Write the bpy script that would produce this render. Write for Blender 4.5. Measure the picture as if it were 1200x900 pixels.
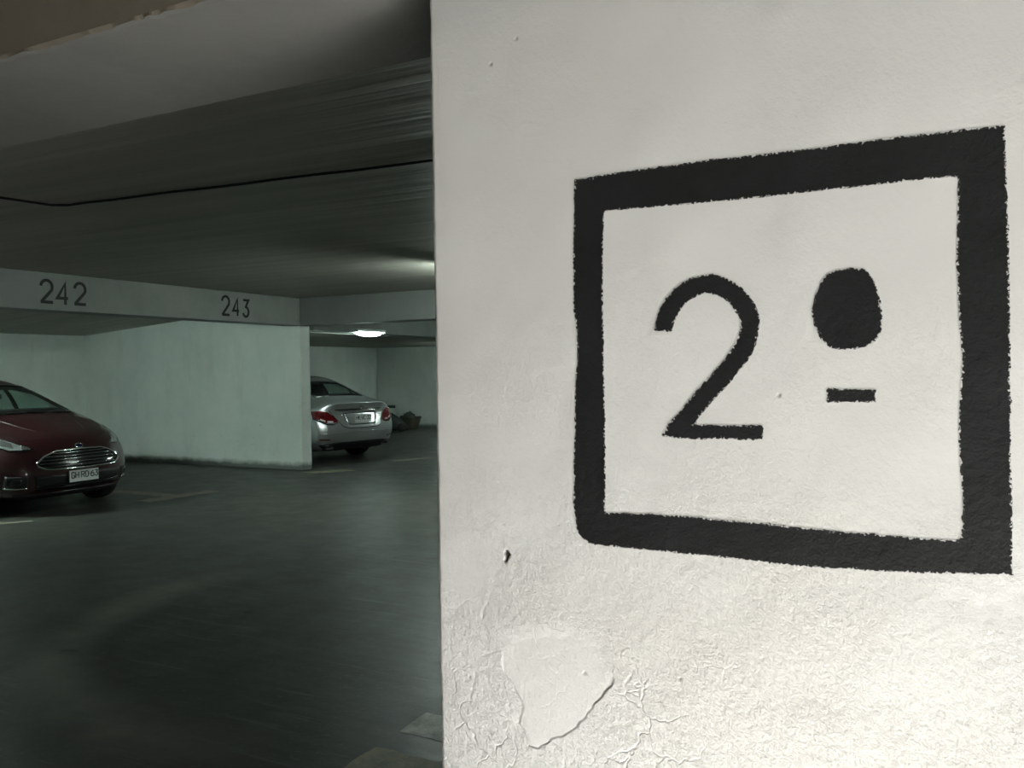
import bpy, bmesh, math, random
import numpy as np
from mathutils import Vector, Matrix
from mathutils.bvhtree import BVHTree

for o in list(bpy.data.objects): bpy.data.objects.remove(o)
scene = bpy.context.scene
COL = scene.collection
random.seed(4)

# ------------------------------------------------------------------ camera
YAW, PITCH, ROLL, FPX = math.radians(27.0), -0.016, 0.0144, 1000.0
CAM = Vector((0, 0, 1.5))
cf = Vector((-math.sin(YAW)*math.cos(PITCH), math.cos(YAW)*math.cos(PITCH), math.sin(PITCH)))
cr0 = Vector((math.cos(YAW), math.sin(YAW), 0)); cu0 = cr0.cross(cf)
cr = cr0*math.cos(ROLL) - cu0*math.sin(ROLL)
cu = cu0*math.cos(ROLL) + cr0*math.sin(ROLL)
camd = bpy.data.cameras.new('camera'); cam = bpy.data.objects.new('camera', camd); COL.objects.link(cam)
m = Matrix((cr, cu, -cf)).transposed().to_4x4(); m.translation = CAM
cam.matrix_world = m
camd.sensor_width = 36; camd.lens = 36*FPX/1200; camd.clip_start = .02; camd.clip_end = 200
scene.camera = cam

def on_plane(px, py, axis, v):
    """the point of a real wall or floor plane that was surveyed at this picture point"""
    d = cf + cr*((px-600)/FPX) - cu*((py-450)/FPX)
    return CAM + d*((v-CAM[axis])/d[axis])

# ------------------------------------------------------------------ world, daylight, exposure
w = bpy.data.worlds.new('world'); scene.world = w; w.use_nodes = True
w.node_tree.nodes['Background'].inputs[0].default_value = (.80, .90, 1, 1)
w.node_tree.nodes['Background'].inputs[1].default_value = 0.6
vs = scene.view_settings
vs.view_transform = 'Standard'; vs.look = 'None'; vs.gamma = 1; vs.use_curve_mapping = False
vs.exposure = 0.0

def area(name, loc, target, sx, sy, power, col):
    l = bpy.data.lights.new(name, 'AREA'); l.shape = 'RECTANGLE'; l.size = sx; l.size_y = sy
    l.energy = power; l.color = col
    o = bpy.data.objects.new(name, l); COL.objects.link(o); o.location = loc
    o.rotation_euler = (Vector(target)-Vector(loc)).to_track_quat('-Z', 'Y').to_euler()
    return o
# daylight coming in by the ramp mouth in the right wall, outside the frame
area('ramp_daylight', (2.24, .10, .40), (-.8, 1.0, 1.1), 1.1, .70, 55, (1, .99, .96))

# low sun through the same opening, falling on the floor in front of the plaster wall
sl = bpy.data.lights.new('sun', 'SUN'); sl.energy = 88; sl.color = (1, .985, .95); sl.angle = .02
so = bpy.data.objects.new('sun', sl); COL.objects.link(so)
so.rotation_euler = Vector((-.80, .20, -.56)).to_track_quat('-Z', 'Y').to_euler()

# ------------------------------------------------------------------ noise (numpy)
def vnoise(x, y, scale, seed):
    rs = np.random.RandomState(seed); n = 256
    t = rs.rand(n, n)
    X = np.asarray(x)/scale; Y = np.asarray(y)/scale
    xi = np.floor(X).astype(int); yi = np.floor(Y).astype(int)
    fx = X-xi; fy = Y-yi
    fx = fx*fx*(3-2*fx); fy = fy*fy*(3-2*fy)
    a = t[xi % n, yi % n]; b = t[(xi+1) % n, yi % n]; c = t[xi % n, (yi+1) % n]; d = t[(xi+1) % n, (yi+1) % n]
    return (a*(1-fx)+b*fx)*(1-fy)+(c*(1-fx)+d*fx)*fy - .5

def sd_poly(x, y, poly):
    """signed distance, positive inside"""
    d = np.full(np.shape(x), 1e9); ins = np.zeros(np.shape(x), bool)
    n = len(poly)
    for i in range(n):
        ax, ay = poly[i]; bx, by = poly[(i+1) % n]
        ex, ey = bx-ax, by-ay
        t = np.clip(((x-ax)*ex+(y-ay)*ey)/(ex*ex+ey*ey+1e-12), 0, 1)
        d = np.minimum(d, np.hypot(x-ax-t*ex, y-ay-t*ey))
        c = ((ay > y) != (by > y)) & (x < (bx-ax)*(y-ay)/(by-ay+1e-15)+ax)
        ins ^= c
    return np.where(ins, d, -d)

def d_line(x, y, pts):
    d = np.full(np.shape(x), 1e9)
    for (ax, ay), (bx, by) in zip(pts[:-1], pts[1:]):
        ex, ey = bx-ax, by-ay
        t = np.clip(((x-ax)*ex+(y-ay)*ey)/(ex*ex+ey*ey+1e-12), 0, 1)
        d = np.minimum(d, np.hypot(x-ax-t*ex, y-ay-t*ey))
    return d

def catmull(pts, n, closed=False):
    P = [Vector(p) for p in pts]; out = []
    N = len(P); segs = N if closed else N-1
    for i in range(segs):
        g = (lambda k: P[k % N]) if closed else (lambda k: P[max(0, min(N-1, k))])
        p0, p1, p2, p3 = g(i-1), g(i), g(i+1), g(i+2)
        for j in range(n):
            t = j/n
            out.append(.5*((2*p1)+(p2-p0)*t+(2*p0-5*p1+4*p2-p3)*t*t+(3*p1-p0-3*p2+p3)*t*t*t))
    if not closed: out.append(P[-1].copy())
    return out

# ------------------------------------------------------------------ materials
def new_mat(name):
    mt = bpy.data.materials.new(name); mt.use_nodes = True
    return mt, mt.node_tree, mt.node_tree.nodes['Principled BSDF']

def plain(name, col, rough=.5, metal=0, coat=0, spec=.5, emit=None, estr=0):
    mt, nt, b = new_mat(name)
    b.inputs['Base Color'].default_value = (*col, 1); b.inputs['Roughness'].default_value = rough
    b.inputs['Metallic'].default_value = metal; b.inputs['Coat Weight'].default_value = coat
    b.inputs['Coat Roughness'].default_value = .06
    b.inputs['Specular IOR Level'].default_value = spec
    if emit: b.inputs['Emission Color'].default_value = (*emit, 1); b.inputs['Emission Strength'].default_value = estr
    return mt

class NT:
    def __init__(s, nt):
        s.nt = nt; s.l = nt.links
        s.pos = s.n('ShaderNodeTexCoord').outputs['Object']
        s.geo = s.n('ShaderNodeNewGeometry').outputs['Position']
    def n(s, t, **k):
        nd = s.nt.nodes.new(t)
        for a, v in k.items(): setattr(nd, a, v)
        return nd
    def put(s, sock, v):
        if v is None: return
        if hasattr(v, 'is_output'): s.l.new(v, sock)
        else: sock.default_value = v
    def mapping(s, scale=(1, 1, 1), loc=(0, 0, 0), rot=(0, 0, 0), src=None):
        nd = s.n('ShaderNodeMapping'); s.put(nd.inputs[0], src or s.geo)
        nd.inputs['Scale'].default_value = scale; nd.inputs['Location'].default_value = loc; nd.inputs['Rotation'].default_value = rot
        return nd.outputs[0]
    def noise(s, scale, detail=4, rough=.55, vec=None, dist=0):
        nd = s.n('ShaderNodeTexNoise'); s.put(nd.inputs['Vector'], vec or s.geo)
        nd.inputs['Scale'].default_value = scale; nd.inputs['Detail'].default_value = detail
        nd.inputs['Roughness'].default_value = rough; nd.inputs['Distortion'].default_value = dist
        return nd.outputs['Fac']
    def ramp(s, fac, stops):
        nd = s.n('ShaderNodeValToRGB'); s.put(nd.inputs[0], fac)
        e = nd.color_ramp.elements
        while len(e) < len(stops): e.new(.5)
        for i, (p, c) in enumerate(stops):
            e[i].position = p; e[i].color = (c, c, c, 1) if not hasattr(c, '__len__') else (*c, 1)
        return nd.outputs[0]
    def mix(s, fac, a, b, mode='MIX'):
        nd = s.n('ShaderNodeMix', data_type='RGBA', blend_type=mode)
        s.put(nd.inputs[0], fac)
        for sock, v in ((nd.inputs[6], a), (nd.inputs[7], b)):
            if isinstance(v, tuple) and len(v) == 3: v = (*v, 1)
            s.put(sock, v)
        return nd.outputs[2]
    def math(s, op, a, b=None, clamp=False):
        nd = s.n('ShaderNodeMath', operation=op); nd.use_clamp = clamp
        s.put(nd.inputs[0], a)
        if b is not None: s.put(nd.inputs[1], b)
        return nd.outputs[0]
    def bump(s, h, strength, dist=.01, normal=None):
        nd = s.n('ShaderNodeBump'); nd.inputs['Strength'].default_value = strength; nd.inputs['Distance'].default_value = dist
        s.put(nd.inputs['Height'], h)
        if normal: s.l.new(normal, nd.inputs['Normal'])
        return nd.outputs[0]
    def xyz(s, src=None):
        nd = s.n('ShaderNodeSeparateXYZ'); s.put(nd.inputs[0], src or s.geo); return nd.outputs

def plaster_relief(t):
    z = t.xyz()[2]
    low = t.math('SUBTRACT', 1.0, t.math('MULTIPLY', t.math('SUBTRACT', z, .75), 1.1, clamp=True), clamp=True)
    dr = t.mapping((1, 1, 1), rot=(0, .5, 0)); dr2 = t.n('ShaderNodeMapping'); t.l.new(dr, dr2.inputs[0]); dr2.inputs['Scale'].default_value = (1, 1, .7)
    fine = t.noise(240, 3, .6)
    mid = t.noise(70, 6, .72, vec=dr2.outputs[0], dist=.05)
    big = t.noise(14, 3, .5)
    h = t.math('ADD', t.math('MULTIPLY', mid, t.math('ADD', .55, t.math('MULTIPLY', low, .95))), t.math('MULTIPLY', fine, .25))
    h = t.math('ADD', h, t.math('MULTIPLY', big, .9))
    # flaking paint: fine broken crack lines low on the wall
    warp = t.n('ShaderNodeVectorMath', operation='ADD'); nz = t.n('ShaderNodeTexNoise'); nz.inputs['Scale'].default_value = 22; t.l.new(t.geo, nz.inputs['Vector'])
    wsc = t.n('ShaderNodeVectorMath', operation='SCALE'); t.l.new(nz.outputs['Color'], wsc.inputs[0]); wsc.inputs['Scale'].default_value = .07
    t.l.new(t.geo, warp.inputs[0]); t.l.new(wsc.outputs[0], warp.inputs[1])
    vo = t.n('ShaderNodeTexVoronoi', feature='DISTANCE_TO_EDGE'); t.l.new(warp.outputs[0], vo.inputs['Vector']); vo.inputs['Scale'].default_value = 13
    crack = t.math('MULTIPLY', t.ramp(vo.outputs['Distance'], [(.0, 1), (.035, 0)]), t.ramp(t.noise(7, 3, .5), [(.50, 0), (.60, 1)]))
    lower = t.math('MULTIPLY', t.math('SUBTRACT', 1.12, z), 4, clamp=True)
    h = t.math('SUBTRACT', h, t.math('MULTIPLY', t.math('MULTIPLY', t.math('MULTIPLY', crack, lower), .5), t.math('MULTIPLY', t.math('SUBTRACT', -.28, t.xyz()[0]), 4, clamp=True)))
    att = t.n('ShaderNodeAttribute', attribute_name='rough').outputs['Fac']
    return t.math('MULTIPLY', h, t.math('ADD', .12, t.math('MULTIPLY', att, .88)))

def mat_pillar():
    mt, nt, b = new_mat('white plaster'); t = NT(nt)
    base = t.ramp(t.noise(5, 4, .6), [(.3, (.72, .715, .70)), (.7, (.80, .80, .785))])
    warm = t.ramp(t.noise(2.2, 3, .5), [(.45, 0), (.7, .55)])
    base = t.mix(warm, base, (.78, .745, .70))
    att = t.n('ShaderNodeAttribute', attribute_name='rough').outputs['Fac']
    base = t.mix(t.math('MULTIPLY', t.math('SUBTRACT', 1, att), .8), base, (.745, .745, .73))
    dirt = t.ramp(t.noise(60, 5, .7), [(.66, 0), (.80, .22)])
    base = t.mix(dirt, base, (.42, .41, .39))
    pz = t.xyz()[2]
    plow = t.math('SUBTRACT', 1.0, t.math('MULTIPLY', t.math('SUBTRACT', pz, .85), 1.3, clamp=True), clamp=True)
    pit = t.ramp(t.noise(120, 4, .7, vec=t.mapping((1, 1, .75), rot=(0, .45, 0))), [(.55, 0), (.72, .55)])
    base = t.mix(t.math('MULTIPLY', t.math('MULTIPLY', pit, t.math('ADD', .22, plow)), t.math('ADD', .1, att)), base, (.44, .43, .41))
    scuff = t.ramp(t.noise(3.0, 5, .6, vec=t.mapping((1, 1, 6))), [(.66, 0), (.76, .16)])
    base = t.mix(scuff, base, (.45, .45, .44))
    base = t.mix(t.n('ShaderNodeAttribute', attribute_name='chip_shade').outputs['Fac'], base, (.10, .095, .085))  # bared render in chip and pits, darkened to carry the shade of the hole
    t.l.new(base, b.inputs['Base Color']); b.inputs['Roughness'].default_value = .72
    b.inputs['Specular IOR Level'].default_value = .3
    t.l.new(t.bump(plaster_relief(t), .82, .0062), b.inputs['Normal'])
    return mt

def mat_black_paint():
    mt, nt, b = new_mat('black wall paint'); t = NT(nt)
    base = t.ramp(t.noise(9, 5, .65), [(.3, (.0065, .007, .0075)), (.75, (.013, .014, .015))])
    att = t.n('ShaderNodeAttribute', attribute_name='edge').outputs['Fac']
    g = t.math('ADD', att, t.math('MULTIPLY', t.math('SUBTRACT', t.noise(210, 3, .65), .5), 1.5))
    dry = t.ramp(g, [(.0, 1), (.14, 0)])
    base = t.mix(dry, base, (.66, .655, .64))
    t.l.new(base, b.inputs['Base Color']); b.inputs['Roughness'].default_value = .6
    b.inputs['Specular IOR Level'].default_value = .35
    nd = t.noise(75, 4, .6)
    t.l.new(t.bump(t.math('ADD', nd, t.math('MULTIPLY', t.noise(240, 3, .6), .4)), .3, .008), b.inputs['Normal'])
    return mt

def mat_concrete_wall(name, c0, c1, scuffs=True, rough=.6, stain=(1, 1, .25)):
    mt, nt, b = new_mat(name); t = NT(nt)
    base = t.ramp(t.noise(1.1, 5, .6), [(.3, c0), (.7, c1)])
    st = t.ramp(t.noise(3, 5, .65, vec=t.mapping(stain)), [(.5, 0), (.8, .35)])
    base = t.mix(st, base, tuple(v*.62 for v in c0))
    if scuffs:
        z = t.xyz()[2]
        band = t.math('SUBTRACT', 1, t.math('MULTIPLY', z, .75, clamp=True), clamp=True)
        sc = t.ramp(t.noise(7, 6, .75, vec=t.mapping((1, 1, 2.2))), [(.62, 0), (.70, .9)])
        base = t.mix(t.math('MULTIPLY', sc, band), base, (.05, .05, .045))
        sp = t.ramp(t.noise(26, 3, .6, vec=t.mapping((1, 1, 1.6))), [(.70, 0), (.76, .8)])
        base = t.mix(t.math('MULTIPLY', sp, t.math('ADD', band, .05)), base, (.05, .05, .045))
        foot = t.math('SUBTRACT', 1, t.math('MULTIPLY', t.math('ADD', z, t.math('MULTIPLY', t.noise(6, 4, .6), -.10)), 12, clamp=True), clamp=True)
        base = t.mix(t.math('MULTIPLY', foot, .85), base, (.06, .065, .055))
    t.l.new(base, b.inputs['Base Color']); b.inputs['Roughness'].default_value = rough
    b.inputs['Specular IOR Level'].default_value = .3
    t.l.new(t.bump(t.noise(18, 5, .65), .25, .01), b.inputs['Normal'])
    return mt

def mat_ceiling():
    mt, nt, b = new_mat('ceiling concrete'); t = NT(nt)
    # board marks of the formwork run along x
    v = t.mapping((.22, 7, 1))
    boards = t.noise(1.0, 5, .6, vec=v, dist=.25)
    base = t.ramp(boards, [(.25, (.29, .275, .24)), (.5, (.40, .38, .335)), (.75, (.50, .48, .43))])
    base = t.mix(t.ramp(t.noise(.6, 4, .55), [(.4, 0), (.75, .5)]), base, (.26, .25, .222))
    scr = t.ramp(t.noise(1, 4, .7, vec=t.mapping((1.1, 30, 1), rot=(0, 0, .06))), [(.68, 0), (.76, .5)])
    base = t.mix(scr, base, (.44, .44, .41))
    t.l.new(base, b.inputs['Base Color']); b.inputs['Roughness'].default_value = .48
    b.inputs['Specular IOR Level'].default_value = .5
    h = t.math('ADD', boards, t.math('MULTIPLY', t.noise(30, 4, .6), .06))
    t.l.new(t.bump(h, .35, .03), b.inputs['Normal'])
    return mt

ARC = (-3.0, 4.3, 1.85)   # worn pale arc left by turning tyres: centre x, y, radius
def mat_floor():
    mt, nt, b = new_mat('worn dark concrete'); t = NT(nt)
    base = t.ramp(t.noise(.8, 6, .6), [(.3, (.036, .036, .032)), (.7, (.056, .055, .049))])
    base = t.mix(t.ramp(t.noise(6, 6, .7), [(.45, 0), (.8, .5)]), base, (.030, .030, .027))
    x, y, z = t.xyz()
    dx = t.math('SUBTRACT', x, ARC[0]); dy = t.math('SUBTRACT', y, ARC[1])
    rr = t.math('SQRT', t.math('ADD', t.math('MULTIPLY', dx, dx), t.math('MULTIPLY', dy, dy)))
    rr = t.math('ADD', rr, t.math('MULTIPLY', t.math('SUBTRACT', t.noise(2.5, 4, .6), .5), .25))
    ring = t.math('ABSOLUTE', t.math('SUBTRACT', rr, ARC[2]))
    ring = t.ramp(ring, [(.03, .75), (.24, 0)])
    left = t.math('MULTIPLY', t.math('MULTIPLY', t.math('SUBTRACT', ARC[0]+.75, x), 1.1, clamp=True), t.ramp(t.noise(1.6, 4, .6), [(.30, .25), (.55, 1)]))
    upto = t.math('MULTIPLY', t.math('SUBTRACT', 5.0, y), 1.5, clamp=True)
    base = t.mix(t.math('MULTIPLY', t.math('MULTIPLY', ring, left), upto), base, (.15, .143, .125))
    for rz_, sc_, th_ in ((-.5, (1.0, 13, 1), .60), (.35, (.8, 16, 1), .62), (1.2, (1.3, 18, 1), .64)):
        scr = t.ramp(t.noise(1, 5, .7, vec=t.mapping(sc_, rot=(0, 0, rz_))), [(th_, 0), (th_+.07, .5)])
        base = t.mix(scr, base, (.12, .117, .105))
    base = t.mix(t.ramp(t.noise(28, 4, .7), [(.58, 0), (.70, .55)]), base, (.11, .11, .10))
    oil = t.ramp(t.noise(3.4, 3, .5), [(.70, 0), (.74, .8)])
    base = t.mix(oil, base, (.012, .012, .011))
    t.l.new(base, b.inputs['Base Color'])
    t.l.new(t.ramp(t.noise(3, 5, .6), [(.3, .40), (.7, .50)]), b.inputs['Roughness'])
    b.inputs['Specular IOR Level'].default_value = .20
    # shallow raked grooves across the lane
    wv = t.n('ShaderNodeTexWave', wave_type='BANDS', bands_direction='Y'); t.l.new(t.mapping((1, 1, 1), rot=(0, 0, .05)), wv.inputs['Vector'])
    wv.inputs['Scale'].default_value = 3.0; wv.inputs['Distortion'].default_value = 1.2; wv.inputs['Detail'].default_value = 2; wv.inputs['Detail Scale'].default_value = 2.0
    near = t.math('MULTIPLY', t.math('MULTIPLY', t.math('ADD', x, 5.2), .8, clamp=True), t.ramp(t.noise(.9, 3, .5), [(.35, .15), (.6, 1)]))
    h = t.math('ADD', t.math('MULTIPLY', t.math('MULTIPLY', wv.outputs['Fac'], near), .22), t.math('MULTIPLY', t.noise(22, 6, .7), .55))
    t.l.new(t.bump(h, .22, .015), b.inputs['Normal'])
    return mt

def mat_floor_paint(name, col):
    mt, nt, b = new_mat(name); t = NT(nt)
    wear = t.ramp(t.noise(9, 6, .7), [(.40, .05), (.72, .8)])
    base = t.mix(wear, col, (.045, .045, .04))
    t.l.new(base, b.inputs['Base Color']); b.inputs['Roughness'].default_value = .6
    t.l.new(t.bump(t.noise(22, 6, .7), .3, .02), b.inputs['Normal'])
    return mt

def mat_glass(name, tint):
    mt = bpy.data.materials.new(name); mt.use_nodes = True; nt = mt.node_tree; nt.nodes.clear()
    o = nt.nodes.new('ShaderNodeOutputMaterial'); mx = nt.nodes.new('ShaderNodeMixShader')
    tr = nt.nodes.new('ShaderNodeBsdfTransparent'); tr.inputs[0].default_value = (*tint, 1)
    gl = nt.nodes.new('ShaderNodeBsdfGlossy'); gl.inputs['Roughness'].default_value = .02; gl.inputs[0].default_value = (.9, .95, .93, 1)
    lw = nt.nodes.new('ShaderNodeLayerWeight'); lw.inputs[0].default_value = .5
    pw = nt.nodes.new('ShaderNodeMath'); pw.operation = 'POWER'; pw.inputs[1].default_value = 4; nt.links.new(lw.outputs['Facing'], pw.inputs[0])
    sc = nt.nodes.new('ShaderNodeMath'); sc.operation = 'MULTIPLY_ADD'; sc.inputs[1].default_value = .7; sc.inputs[2].default_value = .05; nt.links.new(pw.outputs[0], sc.inputs[0])
    nt.links.new(sc.outputs[0], mx.inputs[0]); nt.links.new(tr.outputs[0], mx.inputs[1]); nt.links.new(gl.outputs[0], mx.inputs[2])
    nt.links.new(mx.outputs[0], o.inputs[0])
    return mt

def mat_paint(name, c0, c1, metal, rough):
    mt, nt, b = new_mat(name); t = NT(nt)
    t.l.new(t.ramp(t.noise(600, 2, .5), [(.4, c0), (.6, c1)]), b.inputs['Base Color'])
    b.inputs['Metallic'].default_value = metal; b.inputs['Roughness'].default_value = rough
    b.inputs['Coat Weight'].default_value = 1; b.inputs['Coat Roughness'].default_value = .05
    return mt

M = dict(
    pillar=mat_pillar(), black_paint=mat_black_paint(),
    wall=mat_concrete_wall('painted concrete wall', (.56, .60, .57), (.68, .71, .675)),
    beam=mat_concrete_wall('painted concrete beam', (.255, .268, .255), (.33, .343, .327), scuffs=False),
    near_beam=mat_concrete_wall('rough concrete beam', (.155, .155, .147), (.21, .21, .20), scuffs=False, rough=.75),
    brown=mat_concrete_wall('bare brown concrete', (.155, .135, .102), (.205, .182, .145), scuffs=False, rough=.85, stain=(2, 2, 2)),
    bounce=mat_concrete_wall('pale apron concrete', (.42, .415, .40), (.52, .51, .49), scuffs=False, rough=.8),  # pale colour of the added slab that throws sunlight up the wall
    ceiling=mat_ceiling(), floor=mat_floor(),
    white_line=mat_floor_paint('worn white floor paint', (.72, .73, .70)),
    grey_line=mat_floor_paint('worn pale floor paint', (.23, .208, .16)),
    yellow_line=mat_floor_paint('worn yellow floor paint', (.22, .20, .11)),
    digit=plain('black number paint', (.012, .012, .012), .6),
    cable=plain('black cable', (.012, .012, .012), .7),
    red=mat_paint('wine red car paint', (.026, .0025, .005), (.034, .004, .006), .2, .38),
    silver=mat_paint('silver car paint', (.52, .53, .54), (.62, .63, .64), .85, .30),
    black_plastic=plain('black plastic', (.012, .012, .013), .45),
    gloss_black=plain('gloss black trim', (.006, .006, .007), .12, 0, .5),
    dark_void=plain('dark underside', (.006, .006, .006), .9),
    rubber=plain('tyre rubber', (.012, .012, .012), .75),
    chrome=plain('chrome', (.80, .81, .80), .10, 1),
    dull_chrome=plain('dull chrome', (.30, .31, .31), .22, 1),
    alloy=plain('alloy rim', (.45, .46, .47), .28, .9),
    glass=mat_glass('car glass', (.62, .74, .70)),
    lens=plain('clear lamp lens', (.42, .44, .44), .12, .3, 1),
    lens_red=plain('red lamp lens', (.14, .004, .008), .15, 0, 1),
    lens_pink=plain('pale lamp lens', (.62, .42, .42), .12, .1, 1),
    bulb=plain('lamp reflector', (.85, .86, .86), .12, .9),
    plate=plain('plate white', (.62, .63, .62), .7, spec=.2),
    plate_ink=plain('plate ink', (.01, .01, .012), .5),
    blue=plain('badge blue', (.01, .03, .12), .25, .3, 1),
    fabric=plain('seat fabric', (.018, .018, .019), .9),
    lamp_white=plain('lamp housing', (.7, .72, .7), .4),
    tube=plain('lit lamp diffuser', (.9, .95, .92), .4, emit=(.80, 1, .92), estr=130),
    tube_lane=plain('lit lane lamp diffuser', (.9, .95, .92), .4, emit=(.84, 1, .91), estr=190),
    tube_bay=plain('lit bay lamp diffuser', (.9, .95, .92), .4, emit=(.76, 1, .90), estr=330),
    tube_fill=plain('lit fill lamp diffuser', (.9, .95, .92), .4, emit=(.78, 1, .90), estr=62),
    tube_far=plain('lit far lamp diffuser', (.9, .95, .92), .4, emit=(.74, 1, .90), estr=45),
    tub=plain('brown tub plastic', (.055, .045, .026), .7),
    tub_rim=plain('olive tub rim', (.035, .045, .03), .6),
    cart=plain('black cart paint', (.008, .014, .012), .5),
    debris=plain('grey cloth', (.10, .12, .11), .9),
)

# ------------------------------------------------------------------ object helpers
def link(name, me, mat=None, parent=None, smooth=False):
    o = bpy.data.objects.new(name, me); COL.objects.link(o)
    if mat and not me.materials: me.materials.append(mat)
    if parent: o.parent = parent
    if smooth: me.shade_smooth()
    return o
def tag(o, label, cat, group=None, kind=None):
    o['label'] = label; o['category'] = cat
    if group: o['group'] = group
    if kind: o['kind'] = kind
    return o
def empty(name, loc=(0, 0, 0), rz=0):
    o = bpy.data.objects.new(name, None); COL.objects.link(o); o.location = loc; o.rotation_euler = (0, 0, rz)
    o.empty_display_size = .1
    return o
def mesh_of(bm, name='m'):
    me = bpy.data.meshes.new(name); bm.normal_update(); bm.to_mesh(me); bm.free(); return me
def box_bm(lo, hi, bevel=0, seg=2, bm=None):
    bm2 = bmesh.new(); bmesh.ops.create_cube(bm2, size=1)
    c = [(a+b)/2 for a, b in zip(lo, hi)]; s = [b-a for a, b in zip(lo, hi)]
    for v in bm2.verts: v.co = Vector((c[0]+v.co.x*s[0], c[1]+v.co.y*s[1], c[2]+v.co.z*s[2]))
    if bevel: bmesh.ops.bevel(bm2, geom=bm2.edges[:], offset=bevel, segments=seg, affect='EDGES', profile=.5)
    if bm is None: return bm2
    tmp = bpy.data.meshes.new('t'); bm2.to_mesh(tmp); bm2.free(); bm.from_mesh(tmp); bpy.data.meshes.remove(tmp)
    return bm
def struct(name, lo, hi, mat, bevel=.0):
    o = link(name, mesh_of(box_bm(lo, hi, bevel)), mat); o['kind'] = 'structure'; return o
def tube_bm(pts, rad, sides=8, bm=None, caps=True):
    bm = bm or bmesh.new(); P = [Vector(p) for p in pts]; rings = []
    for i, p in enumerate(P):
        d = (P[min(i+1, len(P)-1)]-P[max(i-1, 0)]).normalized()
        up = Vector((0, 0, 1)) if abs(d.z) < .9 else Vector((0, 1, 0))
        a = d.cross(up).normalized(); b = d.cross(a)
        r = rad(i/(len(P)-1)) if callable(rad) else rad
        rings.append([bm.verts.new(p+a*(r*math.cos(2*math.pi*k/sides))+b*(r*math.sin(2*math.pi*k/sides))) for k in range(sides)])
    for r0, r1 in zip(rings[:-1], rings[1:]):
        for k in range(sides): bm.faces.new((r0[k], r0[(k+1) % sides], r1[(k+1) % sides], r1[k]))
    if caps: bm.faces.new(rings[0][::-1]); bm.faces.new(rings[-1])
    return bm
def lathe_bm(prof, seg, axis='y', bm=None):
    """prof: (axial, radius); revolved about the axis through the origin"""
    bm = bm or bmesh.new(); rings = []
    for a, r in prof:
        ring = []
        for k in range(seg):
            c, s = math.cos(2*math.pi*k/seg)*r, math.sin(2*math.pi*k/seg)*r
            ring.append(bm.verts.new((c, a, s) if axis == 'y' else ((a, c, s) if axis == 'x' else (c, s, a))))
        rings.append(ring)
    for r0, r1 in zip(rings[:-1], rings[1:]):
        for k in range(seg): bm.faces.new((r0[k], r0[(k+1) % seg], r1[(k+1) % seg], r1[k]))
    return bm
def ribbon_bm(pts, width, thick, bm=None):
    """flat stroke in the local x-z plane, thickness along -y"""
    bm = bm or bmesh.new(); P = [Vector((p[0], p[1])) for p in pts]; L, R = [], []
    for i, p in enumerate(P):
        d0 = (p-P[i-1]).normalized() if i else None
        d1 = (P[i+1]-p).normalized() if i < len(P)-1 else None
        d0 = d0 or d1; d1 = d1 or d0
        n0 = Vector((-d0.y, d0.x)); n1 = Vector((-d1.y, d1.x)); nn = (n0+n1)
        nn = nn/max(nn.length, .2); k = min(2.0, 1/max(.3, nn.dot(n0)))
        L.append(p+nn*(width/2*k)); R.append(p-nn*(width/2*k))
    F = [[bm.verts.new((q.x, y, q.y)) for q in S] for S in (L, R) for y in (-thick, 0)]
    lf, lb, rf, rb = F
    for i in range(len(P)-1):
        for a, b in ((lf, rf), (rf, rb), (rb, lb), (lb, lf)):
            bm.faces.new((a[i], b[i], b[i+1], a[i+1]))
    for e in (0, -1): bm.faces.new((lf[e], rf[e], rb[e], lb[e]))
    return bm
def arc(cx, cy, rx, ry, a0, a1, n):
    return [(cx+rx*math.cos(math.radians(a0+(a1-a0)*i/n)), cy+ry*math.sin(math.radians(a0+(a1-a0)*i/n))) for i in range(n+1)]
GLYPH = {
    '2': [arc(.30, .70, .28, .28, 175, -30, 12)+[(.03, .03)], [(0, .03), (.60, .03)]],
    '4': [[(.60, .30), (.0, .30), (.45, 1), (.45, 0)]],
    '3': [[(.04, .97), (.56, .97), (.28, .58)]+arc(.28, .29, .28, .28, 85, -165, 12)],
    'G': [[(.55, .78), (.48, .97), (.12, .97), (.03, .85), (.03, .15), (.12, .03), (.48, .03), (.57, .15), (.57, .45), (.32, .45)]],
    'H': [[(.03, 0), (.03, 1)], [(.57, 0), (.57, 1)], [(.03, .5), (.57, .5)]],
    'R': [[(.03, 0), (.03, .97), (.45, .97), (.57, .85), (.57, .62), (.45, .50), (.03, .50)], [(.30, .50), (.58, 0)]],
    'D': [[(.03, .03), (.03, .97), (.42, .97), (.57, .80), (.57, .20), (.42, .03), (.0, .03)]],
    '6': [[(.50, .97), (.15, .80), (.03, .45), (.03, .15), (.14, .03), (.46, .03), (.57, .15), (.57, .42), (.46, .55), (.14, .55), (.03, .45)]],
    'W': [[(.0, 1), (.14, 0), (.30, .7), (.46, 0), (.60, 1)]],
    'C': [[(.56, .8), (.46, .97), (.14, .97), (.03, .85), (.03, .15), (.14, .03), (.46, .03), (.56, .2)]],
    'K': [[(.03, 0), (.03, 1)], [(.57, 1), (.05, .45)], [(.22, .6), (.58, 0)]],
    '.': [[(.0, .5), (.16, .5)]],
}
def glyph_bm(ch, h, sw, wx=1, thick=.0015):
    bm = bmesh.new()
    for s in GLYPH[ch]: ribbon_bm([(p[0]*h*wx, p[1]*h) for p in s], sw, thick, bm)
    return bm

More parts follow.
